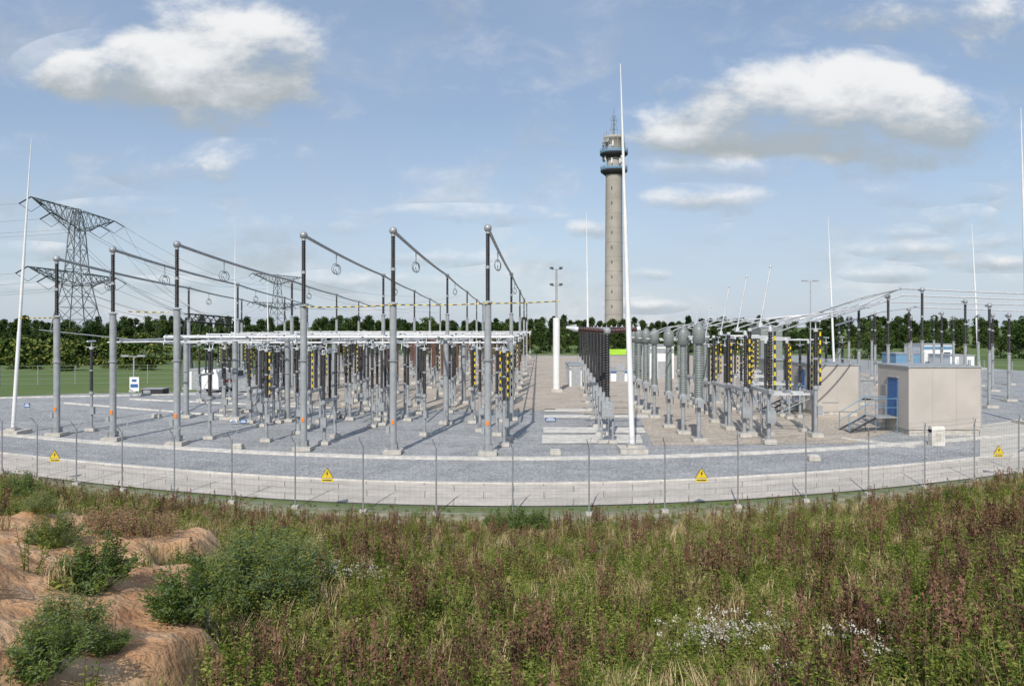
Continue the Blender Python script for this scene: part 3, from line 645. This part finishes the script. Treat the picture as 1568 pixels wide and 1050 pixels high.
# ---------------------------------------------------------------- vegetation templates
class Q:
    def __init__(s): s.v=[];s.f=[];s.m=[];s.mats=[]
    def mi(s,m):
        if m not in s.mats: s.mats.append(m)
        return s.mats.index(m)
    def leaf(s,p,d,l,w,m,rr,droop=0.0):
        d=d.normalized(); sd=d.cross(Vector((rr.uniform(-1,1),rr.uniform(-1,1),rr.uniform(-.4,1)))).normalized()*w/2
        b=len(s.v); mid=p+d*l*0.5; tip=p+d*l-Vector((0,0,droop*l))
        s.v+=[p,mid+sd,tip,mid-sd]; s.f.append((b,b+1,b+2,b+3)); s.m.append(s.mi(m))
    def stem(s,p,q,r,m,r1=None):
        d=(q-p).normalized(); u=d.orthogonal().normalized(); w=d.cross(u); b=len(s.v); r1=r if r1 is None else r1
        for c,rd in((p,r),(q,r1)):
            for k in range(3): a=k*2.094; s.v.append(c+(u*math.cos(a)+w*math.sin(a))*rd)
        for k in range(3): j=(k+1)%3; s.f.append((b+k,b+j,b+3+j,b+3+k)); s.m.append(s.mi(m))
    def blade(s,p,d,h,w,m,bend):
        sd=Vector((-d.y,d.x,0)).normalized()*w/2; b=len(s.v)
        p1=p+Vector((0,0,h*.5))+d*bend*h*.25; p2=p+Vector((0,0,h*.85))+d*bend*h
        s.v+=[p-sd,p+sd,p1+sd*.8,p1-sd*.8,p2]; s.f+=[(b,b+1,b+2,b+3),(b+3,b+2,b+4)]; s.m+=[s.mi(m)]*2
    def obj(s,name,coll):
        me=bpy.data.meshes.new(name); me.from_pydata([tuple(v) for v in s.v],[],s.f)
        for m in s.mats: me.materials.append(m)
        me.polygons.foreach_set('material_index',s.m); me.update(); o=bpy.data.objects.new(name,me); coll.objects.link(o); return o
L_GRN=leafmat('leaf_green',(0.07,0.12,0.022),(0.18,0.235,0.055),.25); L_YG=leafmat('leaf_yellow_green',(0.18,0.21,0.04),(0.36,0.37,0.11),.25)
L_OLV=leafmat('leaf_olive',(0.15,0.14,0.055),(0.30,0.26,0.12),0); L_STR=leafmat('straw',(0.31,0.22,0.115),(0.54,0.43,0.25),0)
L_BRN=leafmat('seed_brown',(0.12,0.065,0.042),(0.26,0.15,0.10),0); L_BRN2=leafmat('seed_dark_brown',(0.07,0.042,0.03),(0.17,0.105,0.07),0)
L_GRY=leafmat('leaf_grey_green',(0.10,0.15,0.07),(0.22,0.28,0.14),.2); L_WHT=leafmat('seed_fluff',(0.45,0.42,0.36),(0.65,0.62,0.54),0); L_PNK=leafmat('dry_pink_weed',(0.20,0.105,0.08),(0.36,0.21,0.155),0)
L_DRK=leafmat('tree_leaf_dark',(0.018,0.037,0.012),(0.055,0.085,0.026),0,0.6,0.45); L_DRK2=leafmat('tree_leaf_mid',(0.04,0.07,0.02),(0.09,0.13,0.04),0,0.6,0.4)
BARK=mat('bark',(0.07,0.055,0.04),0.9,0,0.3,5)
wc=bpy.data.collections.new('weed_templates'); rr=random.Random(5)
def rdir(zmin=-.2,zmax=1): a=rr.uniform(0,6.283); z=rr.uniform(zmin,zmax); return Vector((math.cos(a),math.sin(a),z))
def t_grass(name,m,m2,n,h):
    q=Q()
    for i in range(n):
        d=rdir(0,0); p=d*rr.uniform(0,0.2); q.blade(p,rdir(0,0),h*rr.uniform(.5,1),0.015,m if rr.random()<.7 else m2,rr.uniform(.1,.6))
    q.obj(name,wc)
def t_dock(name,m,n,h):
    q=Q()
    for i in range(n):
        d=rdir(0,0); p=d*rr.uniform(0,0.14); lean=d*rr.uniform(0.02,0.22)*h; hh=h*rr.uniform(.6,1.0); top=p+lean+Vector((0,0,hh)); q.stem(p,top,0.007,L_OLV if rr.random()<.3 else m,0.003)
        for k in range(int(42*hh)):
            f=rr.uniform(0.5,1.0); w=0.09*(1.1-f)+0.012; c=p.lerp(top,f)+Vector((rr.gauss(0,w*.45),rr.gauss(0,w*.45),rr.uniform(-.02,.02)))
            q.leaf(c,rdir(.2,2),0.05,0.028,m,rr)
        for k in range(9): q.leaf(p.lerp(top,rr.uniform(.03,.5)),rdir(.1,.9),rr.uniform(.08,.17),0.03,L_GRN if rr.random()<.5 else L_YG,rr,.3)
    q.obj(name,wc)
def t_weed(name,m,m2,n,h,lw=0.024,spread=.2):
    q=Q()
    for i in range(n):
        d=rdir(0,0); p=d*rr.uniform(0,spread*.6); hh=h*rr.uniform(.55,1.0); top=p+d*rr.uniform(0,.3)*h+Vector((0,0,hh)); q.stem(p,top,0.006,m2,0.003)
        for k in range(int(26*hh)+5):
            f=rr.uniform(.12,1.0); q.leaf(p.lerp(top,f),rdir(-.1,1.0),rr.uniform(.05,.1)*(1.25-f*.6),lw,m if rr.random()<.75 else m2,rr,.25)
    q.obj(name,wc)
def t_broad(name,m,n):
    q=Q()
    for i in range(n): d=rdir(.1,.8); q.leaf(Vector((rr.gauss(0,.1),rr.gauss(0,.1),rr.uniform(0,.12))),d,rr.uniform(.1,.2),0.075,m,rr,.25)
    q.obj(name,wc)
def t_flower(name):
    q=Q()
    for i in range(9):
        d=rdir(0,0); p=d*rr.uniform(0,.1); top=p+d*rr.uniform(.05,.3)+Vector((0,0,rr.uniform(.4,.7))); q.stem(p,top,.005,L_OLV,.003)
        for k in range(9): q.leaf(p.lerp(top,rr.uniform(.1,.9)),rdir(0,1),.07,.02,L_GRN,rr,.2)
        for k in range(11): q.leaf(top+Vector((rr.gauss(0,.025),rr.gauss(0,.025),rr.gauss(0,.015))),rdir(-.3,1.5),.03,.024,L_WHT,rr)
    q.obj(name,wc)
def t_bush(name,m,m2,R,h,n):
    q=Q()
    for i in range(n):
        a=rr.uniform(0,6.283); s_=math.sqrt(rr.random()); tip=Vector((math.cos(a)*R*s_,math.sin(a)*R*s_,h*(1-.5*s_*s_)*rr.uniform(.55,1.2))); p=Vector((tip.x*.25,tip.y*.25,0)); q.stem(p,tip,.01,m2,.003)
        for k in range(62):
            f=rr.uniform(.25,1.0)**.7; c=p.lerp(tip,f)+Vector((rr.gauss(0,.045),rr.gauss(0,.045),rr.gauss(0,.03))); q.leaf(c,rdir(-.1,1.2)+Vector((tip.x,tip.y,0))*.4,rr.uniform(.05,.11),.022,m if rr.random()<.7 else m2,rr,.15)
    q.obj(name,wc)
t_grass('a0_grass',L_GRN,L_YG,42,.42); t_grass('a1_grass',L_OLV,L_STR,42,.45); t_grass('a2_grass',L_STR,L_OLV,38,.6); t_grass('a3_grass',L_YG,L_GRN,42,.32)
t_dock('b0_dock',L_BRN,4,1.05); t_dock('b1_dock',L_BRN2,5,.9); t_dock('b2_dock',L_BRN,3,.8); t_dock('b3_dock',L_BRN2,3,1.15)
t_weed('c0_weed',L_GRN,L_YG,8,.6); t_weed('c1_weed',L_YG,L_GRN,7,.8); t_weed('c2_weed',L_OLV,L_BRN,8,.6); t_weed('c3_weed',L_YG,L_OLV,10,.45,.03)
t_broad('d0_broadleaf',L_GRN,24); t_broad('d1_broadleaf',L_YG,20); t_flower('e0_flower')
t_bush('f0_bush',L_GRY,L_YG,1.0,1.25,120); t_bush('f1_bush',L_GRN,L_GRY,.65,.8,70); t_weed('g0_redweed',L_BRN,L_OLV,14,.55,.022,.35); t_weed('g1_pinkweed',L_PNK,L_OLV,14,.5,.022,.4)
NAMES=sorted(o.name for o in wc.objects); IX={n[:2]:i for i,n in enumerate(NAMES)}
def scatter(name,coll,pts,rots,scls,idx):
    me=bpy.data.meshes.new(name); me.from_pydata(pts,[],[])
    a=me.attributes.new('rot','FLOAT_VECTOR','POINT'); a.data.foreach_set('vector',np.array(rots,dtype=np.float32).ravel())
    a=me.attributes.new('scl','FLOAT','POINT'); a.data.foreach_set('value',np.array(scls,dtype=np.float32))
    a=me.attributes.new('idx','INT','POINT'); a.data.foreach_set('value',np.array(idx,dtype=np.int32))
    ob=bpy.data.objects.new(name,me); sc.collection.objects.link(ob)
    ng=bpy.data.node_groups.new(name+'_scatter','GeometryNodeTree')
    ng.interface.new_socket('Geometry',in_out='INPUT',socket_type='NodeSocketGeometry'); ng.interface.new_socket('Geometry',in_out='OUTPUT',socket_type='NodeSocketGeometry')
    gi=ng.nodes.new('NodeGroupInput'); go=ng.nodes.new('NodeGroupOutput'); ci=ng.nodes.new('GeometryNodeCollectionInfo'); io=ng.nodes.new('GeometryNodeInstanceOnPoints')
    ci.inputs['Collection'].default_value=coll; ci.inputs['Separate Children'].default_value=True; ci.inputs['Reset Children'].default_value=True
    def at(n,t):
        x=ng.nodes.new('GeometryNodeInputNamedAttribute'); x.data_type=t; x.inputs['Name'].default_value=n
        return next(o for o in x.outputs if o.enabled and o.name=='Attribute')
    L=ng.links.new; L(gi.outputs[0],io.inputs['Points']); L(ci.outputs[0],io.inputs['Instance']); io.inputs['Pick Instance'].default_value=True
    L(at('idx','INT'),io.inputs['Instance Index']); L(at('rot','FLOAT_VECTOR'),io.inputs['Rotation']); L(at('scl','FLOAT'),io.inputs['Scale']); L(io.outputs[0],go.inputs[0])
    md=ob.modifiers.new('scatter','NODES'); md.node_group=ng; return ob
pts=[];rots=[];scl=[];idx=[]
def add(x,y,k,s):
    pts.append((x,y,hgt(x,y)-0.02)); rots.append((rr.uniform(-.12,.12),rr.uniform(-.12,.12),rr.uniform(0,6.28))); scl.append(s); idx.append(IX[k])
N=18500
for i in range(N):
    Y=rr.uniform(5.5,30); X=rr.uniform(-1,1)*(0.75*Y+1.0)
    t=X/(TX*Y); s=ringD(t,790,66)-Y
    if s<-0.9 or s>24: continue
    if rr.random()>0.4+0.6*min(1,(11/Y)): continue
    sm=sandm(X,Y)
    if sm>0.12 and rr.random()<(0.99 if X<0 else .8): continue
    if s<0.5:
        if rr.random()<0.45: add(X,Y,rr.choice(['a0','a3','a1']),rr.uniform(.25,.5))
        continue
    n1=noise.noise(Vector((X*0.45,Y*0.45,5))); n2=noise.noise(Vector((X*0.3+9,Y*0.6,2))); u=rr.random()
    far=s<4.5
    if far:
        if u<0.30: k='a1'
        elif u<.48: k='a2'
        elif u<.58+.15*n1: k=rr.choice(['c2','g0','g1'])
        elif u<.70+.15*n2: k=rr.choice(['b0','b1','b2'])
        elif u<.84: k='c0'
        else: k=rr.choice(['a0','c1','c3'])
        sc_=rr.uniform(.5,.8)*(0.6 if s<1.2 else 1)
    else:
        if u<.34: k='a0' if n1>0.05 else ('a3' if n2>-.05 else 'a1')
        elif u<.45: k='a2' if n2<.1 else 'a1'
        elif u<.60: k='d0' if n1>0.05 else 'd1'
        elif u<.84: k=rr.choice(['c0','c3','c1']) if n1>-.12 else rr.choice(['c2','c3','c1','c3'])
        elif u<.84+.03+.22*max(-.13,n2): k=rr.choice(['b0','b1','b2','b3'])
        else: k=rr.choice(['a3','c1','c3','a2','a3'])
        sc_=rr.uniform(.6,1.05)
    add(X,Y,k,sc_)
for i in range(34):
    Y=rr.uniform(8,18); X=rr.uniform(-.3,.75)*Y
    if sandm(X,Y)>0.1: continue
    for j in range(rr.randint(2,6)): add(X+rr.gauss(0,.35),Y+rr.gauss(0,.25),rr.choice(['b0','b1','b3','b2']),rr.uniform(.7,1.15))
def near(x,y):
    for i in range(400):
        d=4+i*0.07; p=P(x,y,d)
        if p.z<=hgt(p.x,p.y): return p.x,p.y
    return p.x,p.y
for x,y,k,s in((400,940,'f0',1.0),(455,900,'f0',.8),(350,930,'f0',.75),(395,890,'f0',.85),(85,840,'f0',.55),(145,905,'f1',.9),(100,985,'f0',.45),(75,1045,'f1',.6),(790,815,'f1',.9),(760,812,'f1',.7),(820,812,'f1',.75),(30,765,'f1',1.0),(60,785,'f0',.4),(290,950,'f1',.9),(170,1000,'f1',.35),(640,800,'f1',.4),(1455,770,'f1',.5)):
    X,Y=near(x,y); add(X,Y,k,s)
for cx,cy,n,sp in((530,905,10,.3),(1130,1010,14,.4),(1080,1010,6,.35),(1290,1040,4,.4)):
    X,Y=near(cx,cy)
    for i in range(n): add(X+rr.gauss(0,sp),Y+rr.gauss(0,sp*.5),'e0',rr.uniform(.7,1.0))
for i in range(30): X,Y=near(rr.uniform(140,260),rr.uniform(800,825)); add(X,Y,'g1',rr.uniform(.8,1.1))
scatter('wild_vegetation',wc,pts,rots,scl,idx)
print('PLANTS',len(pts))
# ---------------------------------------------------------------- trees
tcq=bpy.data.collections.new('tree_templates')
def t_tree(name,h,w,m,m2,nl,shape):
    q=Q(); q.stem(Vector((0,0,0)),Vector((0.1,0,h*.55)),.2,BARK,.1); q.stem(Vector((.1,0,h*.55)),Vector((0,.1,h*.92)),.1,BARK,.03)
    for i in range(nl):
        f=rr.uniform(.0,1); z=h*(.08+.86*f); wr=w*(math.sin(math.pi*(0.2+.72*f))**.5 if shape=='r' else (1.05-f))*.62
        a=rr.uniform(0,6.28); c=Vector((math.cos(a)*wr*rr.uniform(.3,1),math.sin(a)*wr*rr.uniform(.3,1),z)); q.stem(Vector((0.05,0,z*.75)),c,.05,BARK,.02)
        R=w*rr.uniform(.24,.38)
        for k in range(60):
            d=Vector((rr.gauss(0,1),rr.gauss(0,1),rr.gauss(0,1))).normalized()*R*rr.uniform(.5,1.05); d.z*=.75
            q.leaf(c+d,rdir(-.5,.8),rr.uniform(.35,.6),rr.uniform(.28,.45),m if rr.random()<.75 else m2,rr,.1)
    q.obj(name,tcq)
t_tree('t0',9,3.4,L_DRK,L_DRK2,24,'r'); t_tree('t1',9.5,3.0,L_DRK,L_DRK2,24,'r'); t_tree('t2',10,2.8,L_DRK,L_DRK,24,'c'); t_tree('t3',8.5,3.6,L_DRK2,L_DRK,22,'r'); t_tree('t4',3.2,2.6,L_DRK2,L_YG,14,'r')
pts=[];rots=[];scl=[];idx=[]
def addt(x,y,k,s): pts.append((x,y,-0.1)); rots.append((0,0,rr.uniform(0,6.28))); scl.append(s); idx.append(k)
for row,(D0,sc0) in enumerate(((236,.80),(244,.86),(254,.95))):
    x=-215
    while x<230:
        addt(x+rr.uniform(-1,1),D0+rr.uniform(-4,4)-(25 if x>90 else 0),rr.choice([0,1,2,2,1,0]),sc0*rr.uniform(.85,1.1)*(1+.12*noise.noise(Vector((x*.03,0,0))))); x+=rr.uniform(2.6,4.0)
x=-215
while x<230: addt(x,226+rr.uniform(-3,3)-(25 if x>90 else 0),rr.choice([4,4,3]),rr.uniform(.7,1.2) if rr.random()<.8 else .6); x+=rr.uniform(2.2,3.8)
x=-62
while x<70: addt(x,163+rr.uniform(-4,4),rr.choice([0,3,0,1]),rr.uniform(.5,.64)); x+=rr.uniform(1.6,2.6)
for row in range(3):
    x=-125
    while x<-64-row*2:
        Y=118+row*6+rr.uniform(-2,2); addt(x,Y,rr.choice([0,1,2,3]),rr.uniform(.58,.70)); x+=rr.uniform(2.0,3.0)
x=-125
while x<-56: addt(x,112+rr.uniform(-2,2),4,rr.uniform(.9,1.35)); x+=rr.uniform(1.6,2.6)
x=-105
while x<-50: addt(x,100+rr.uniform(-3,3),4,rr.uniform(.4,.8)); x+=rr.uniform(2,4)
x=-62
while x<-38: addt(x,130+rr.uniform(-4,4),rr.choice([3,4,4]),rr.uniform(.5,.8)); x+=rr.uniform(1.5,2.5)
x=60
while x<125: addt(x,138+rr.uniform(-6,6),rr.choice([3,4,0,3]),rr.uniform(.5,.85)); x+=rr.uniform(2,4)
scatter('distant_trees',tcq,pts,rots,scl,idx)
# ---------------------------------------------------------------- world
EL=math.radians(42); SAZ=math.radians(192)
sd=Vector((math.sin(SAZ)*math.cos(EL),math.cos(SAZ)*math.cos(EL),math.sin(EL)))
w=bpy.data.worlds.new('World'); sc.world=w; w.use_nodes=True; nt=w.node_tree; nt.nodes.clear(); L=nt.links.new
WS=0.13
out=nt.nodes.new('ShaderNodeOutputWorld'); bg=nt.nodes.new('ShaderNodeBackground'); bg.inputs[1].default_value=WS; L(bg.outputs[0],out.inputs[0])
sky=nt.nodes.new('ShaderNodeTexSky'); sky.sky_type='NISHITA'; sky.sun_disc=False; sky.sun_elevation=EL; sky.sun_rotation=SAZ; sky.dust_density=1.0; sky.air_density=1.0; sky.ozone_density=1.5
def M(op,a,b=None,c=None,clamp=False):
    n=nt.nodes.new('ShaderNodeMath'); n.operation=op; n.use_clamp=clamp
    for i,q in enumerate((a,b,c)):
        if q is None: continue
        if isinstance(q,(int,float)): n.inputs[i].default_value=q
        else: L(q,n.inputs[i])
    return n.outputs[0]
def VM(op,a,b=None,c=None):
    n=nt.nodes.new('ShaderNodeVectorMath'); n.operation=op
    for i,q in enumerate((a,b,c)):
        if q is None: continue
        if isinstance(q,tuple): n.inputs[i].default_value=q
        else: L(q,n.inputs[i])
    return n.outputs['Value'] if op=='DOT_PRODUCT' else n.outputs[0]
tc=nt.nodes.new('ShaderNodeTexCoord'); sp=nt.nodes.new('ShaderNodeSeparateXYZ'); L(tc.outputs['Generated'],sp.inputs[0])
yy=M('MAXIMUM',sp.outputs[1],0.08); u=M('DIVIDE',sp.outputs[0],yy); v=M('DIVIDE',sp.outputs[2],yy)
cx=nt.nodes.new('ShaderNodeCombineXYZ'); L(u,cx.inputs[0]); L(M('MULTIPLY',v,1.7),cx.inputs[1])
uv=nt.nodes.new('ShaderNodeCombineXYZ'); L(u,uv.inputs[0]); L(v,uv.inputs[1]); UV=uv.outputs[0]
def nz(scale,det,rough,off=0,dist=0.0):
    n=nt.nodes.new('ShaderNodeTexNoise'); n.inputs['Scale'].default_value=scale; n.inputs['Detail'].default_value=det; n.inputs['Roughness'].default_value=rough; n.inputs['Distortion'].default_value=dist
    L(VM('ADD',cx.outputs[0],(off,off*.7,off*.3)),n.inputs['Vector']); return n.outputs[0]
def mrange(x,a,b,c=0.0,d=1.0,smooth=True):
    n=nt.nodes.new('ShaderNodeMapRange'); n.inputs[1].default_value=a; n.inputs[2].default_value=b; n.inputs[3].default_value=c; n.inputs[4].default_value=d
    if smooth: n.interpolation_type='SMOOTHSTEP'
    L(x,n.inputs[0]); return n.outputs[0]
n1=nz(6.0,8,0.6,3.1,0.2); n2=nz(17,5,0.62,7.7); n3=nz(2.2,3,0.55,1.3); n4=nz(7.5,6,0.6,12.3,0.4)
blobs=[(190,105,130,46,.75),(330,60,140,78,.78),(290,135,180,62,.72),(430,90,80,65,.5),(120,110,70,30,.4),
(1240,160,170,68,.95),(1370,185,130,66,.95),(1110,195,140,36,.85),(1445,195,70,60,.65),(1070,222,150,22,.5),(1330,125,60,40,.6),(1250,258,260,22,.48),(1160,150,70,40,.5),
(1085,305,95,20,.62),(1150,360,90,14,.6),(1020,130,60,22,.45),(330,255,130,34,.5),(200,325,110,18,.62),(460,350,130,16,.58),(1420,382,90,14,.65),(1390,358,40,12,.5),(1520,402,90,12,.7),(1400,15,170,40,.48),(1560,50,80,60,.52),(560,430,110,14,.52),(990,468,50,10,.7),(1340,295,150,18,.48),(1470,335,50,18,.5),(30,385,80,12,.45),(910,350,40,14,.5),(990,420,35,10,.5),(640,395,90,12,.5),(700,330,140,14,.42),(1360,420,60,10,.5),(240,435,110,10,.45),(1550,370,60,10,.6),(60,440,90,9,.5)]
S=None;W=None
for x,y,rx,ry,wt in blobs:
    su,sv=F/rx,F/ry
    q=VM('MULTIPLY_ADD',UV,(su,sv,0),(-(x-XC)/F*su,-(YH-y)/F*sv,1.0))
    d=VM('DOT_PRODUCT',q,q)
    g=M('MAXIMUM',M('MULTIPLY_ADD',d,-0.5*wt,1.5*wt),0.0)
    S=g if S is None else M('ADD',S,g)
    n=nt.nodes.new('ShaderNodeVectorMath'); n.operation='SCALE'; L(q,n.inputs[0]); L(g,n.inputs[3]); W=n.outputs[0] if W is None else VM('ADD',W,n.outputs[0])
sw=nt.nodes.new('ShaderNodeSeparateXYZ'); L(W,sw.inputs[0]); Wy=sw.outputs[1]
Sc=M('MINIMUM',S,0.98)
dens=M('ADD',Sc,M('MULTIPLY',M('SUBTRACT',n1,0.5),2.6)); dens=M('ADD',dens,M('MULTIPLY',M('SUBTRACT',n2,0.5),0.6))
al=mrange(dens,0.22,1.02)
gate=M('MULTIPLY',S,5.0,clamp=True); alpha=M('MULTIPLY',al,gate)
wisp=M('MULTIPLY',mrange(n4,0.45,0.74),mrange(v,0.0,0.5,0.7,0.36,False)); alpha=M('MAXIMUM',alpha,wisp)
sh=M('DIVIDE',Wy,M('MAXIMUM',S,0.05)); sh=M('ADD',sh,M('MULTIPLY',M('SUBTRACT',n1,0.5),3.0)); sh=M('ADD',sh,M('MULTIPLY',M('SUBTRACT',n2,0.5),1.2))
shade=mrange(sh,-0.7,0.75)
cr=nt.nodes.new('ShaderNodeValToRGB'); cr.color_ramp.elements[0].color=(0.41,0.46,0.49,1); cr.color_ramp.elements[1].color=(0.88,0.89,0.90,1); cr.color_ramp.elements.new(0.45).color=(0.60,0.64,0.68,1); L(shade,cr.inputs[0])
def mul(c,k):
    n=nt.nodes.new('ShaderNodeVectorMath'); n.operation='SCALE'; L(c,n.inputs[0]); n.inputs[3].default_value=k; return n.outputs[0]
def mixc(f,a,b):
    n=nt.nodes.new('ShaderNodeMix'); n.data_type='RGBA'; L(f,n.inputs[0])
    for i,q in((6,a),(7,b)):
        if isinstance(q,tuple): n.inputs[i].default_value=q
        else: L(q,n.inputs[i])
    return n.outputs[2]
K=1/WS
c=mixc(mrange(n3,0.35,0.75,0.35,0.65,False),sky.outputs[0],(0.39*K,0.50*K,0.68*K,1)); c=mixc(mrange(v,0.0,0.30,0.6,0.0,False),c,(0.60*K,0.68*K,0.79*K,1)); c=mixc(alpha,c,mul(cr.outputs[0],K))
L(c,bg.inputs[0])
w.cycles.sampling_method='MANUAL'; w.cycles.sample_map_resolution=256
sl=bpy.data.lights.new('sun','SUN'); sl.energy=4.0; sl.angle=math.radians(0.5); sl.color=(1,0.955,0.88); so=bpy.data.objects.new('sun',sl); sc.collection.objects.link(so)
so.rotation_euler=sd.to_track_quat('Z','Y').to_euler(); so.location=(0,0,60)
# ---------------------------------------------------------------- camera
cd=bpy.data.cameras.new('camera'); cam=bpy.data.objects.new('camera',cd); sc.collection.objects.link(cam); cam.location=(0,0,H); cam.rotation_euler=(math.radians(90),0,0)
cd.sensor_width=36; cd.lens=36*F/1568; cd.shift_y=-25/1568; cd.clip_end=8000; cd.clip_start=0.1; sc.camera=cam
sc.view_settings.view_transform='Standard'; sc.view_settings.look='None'; sc.view_settings.exposure=0
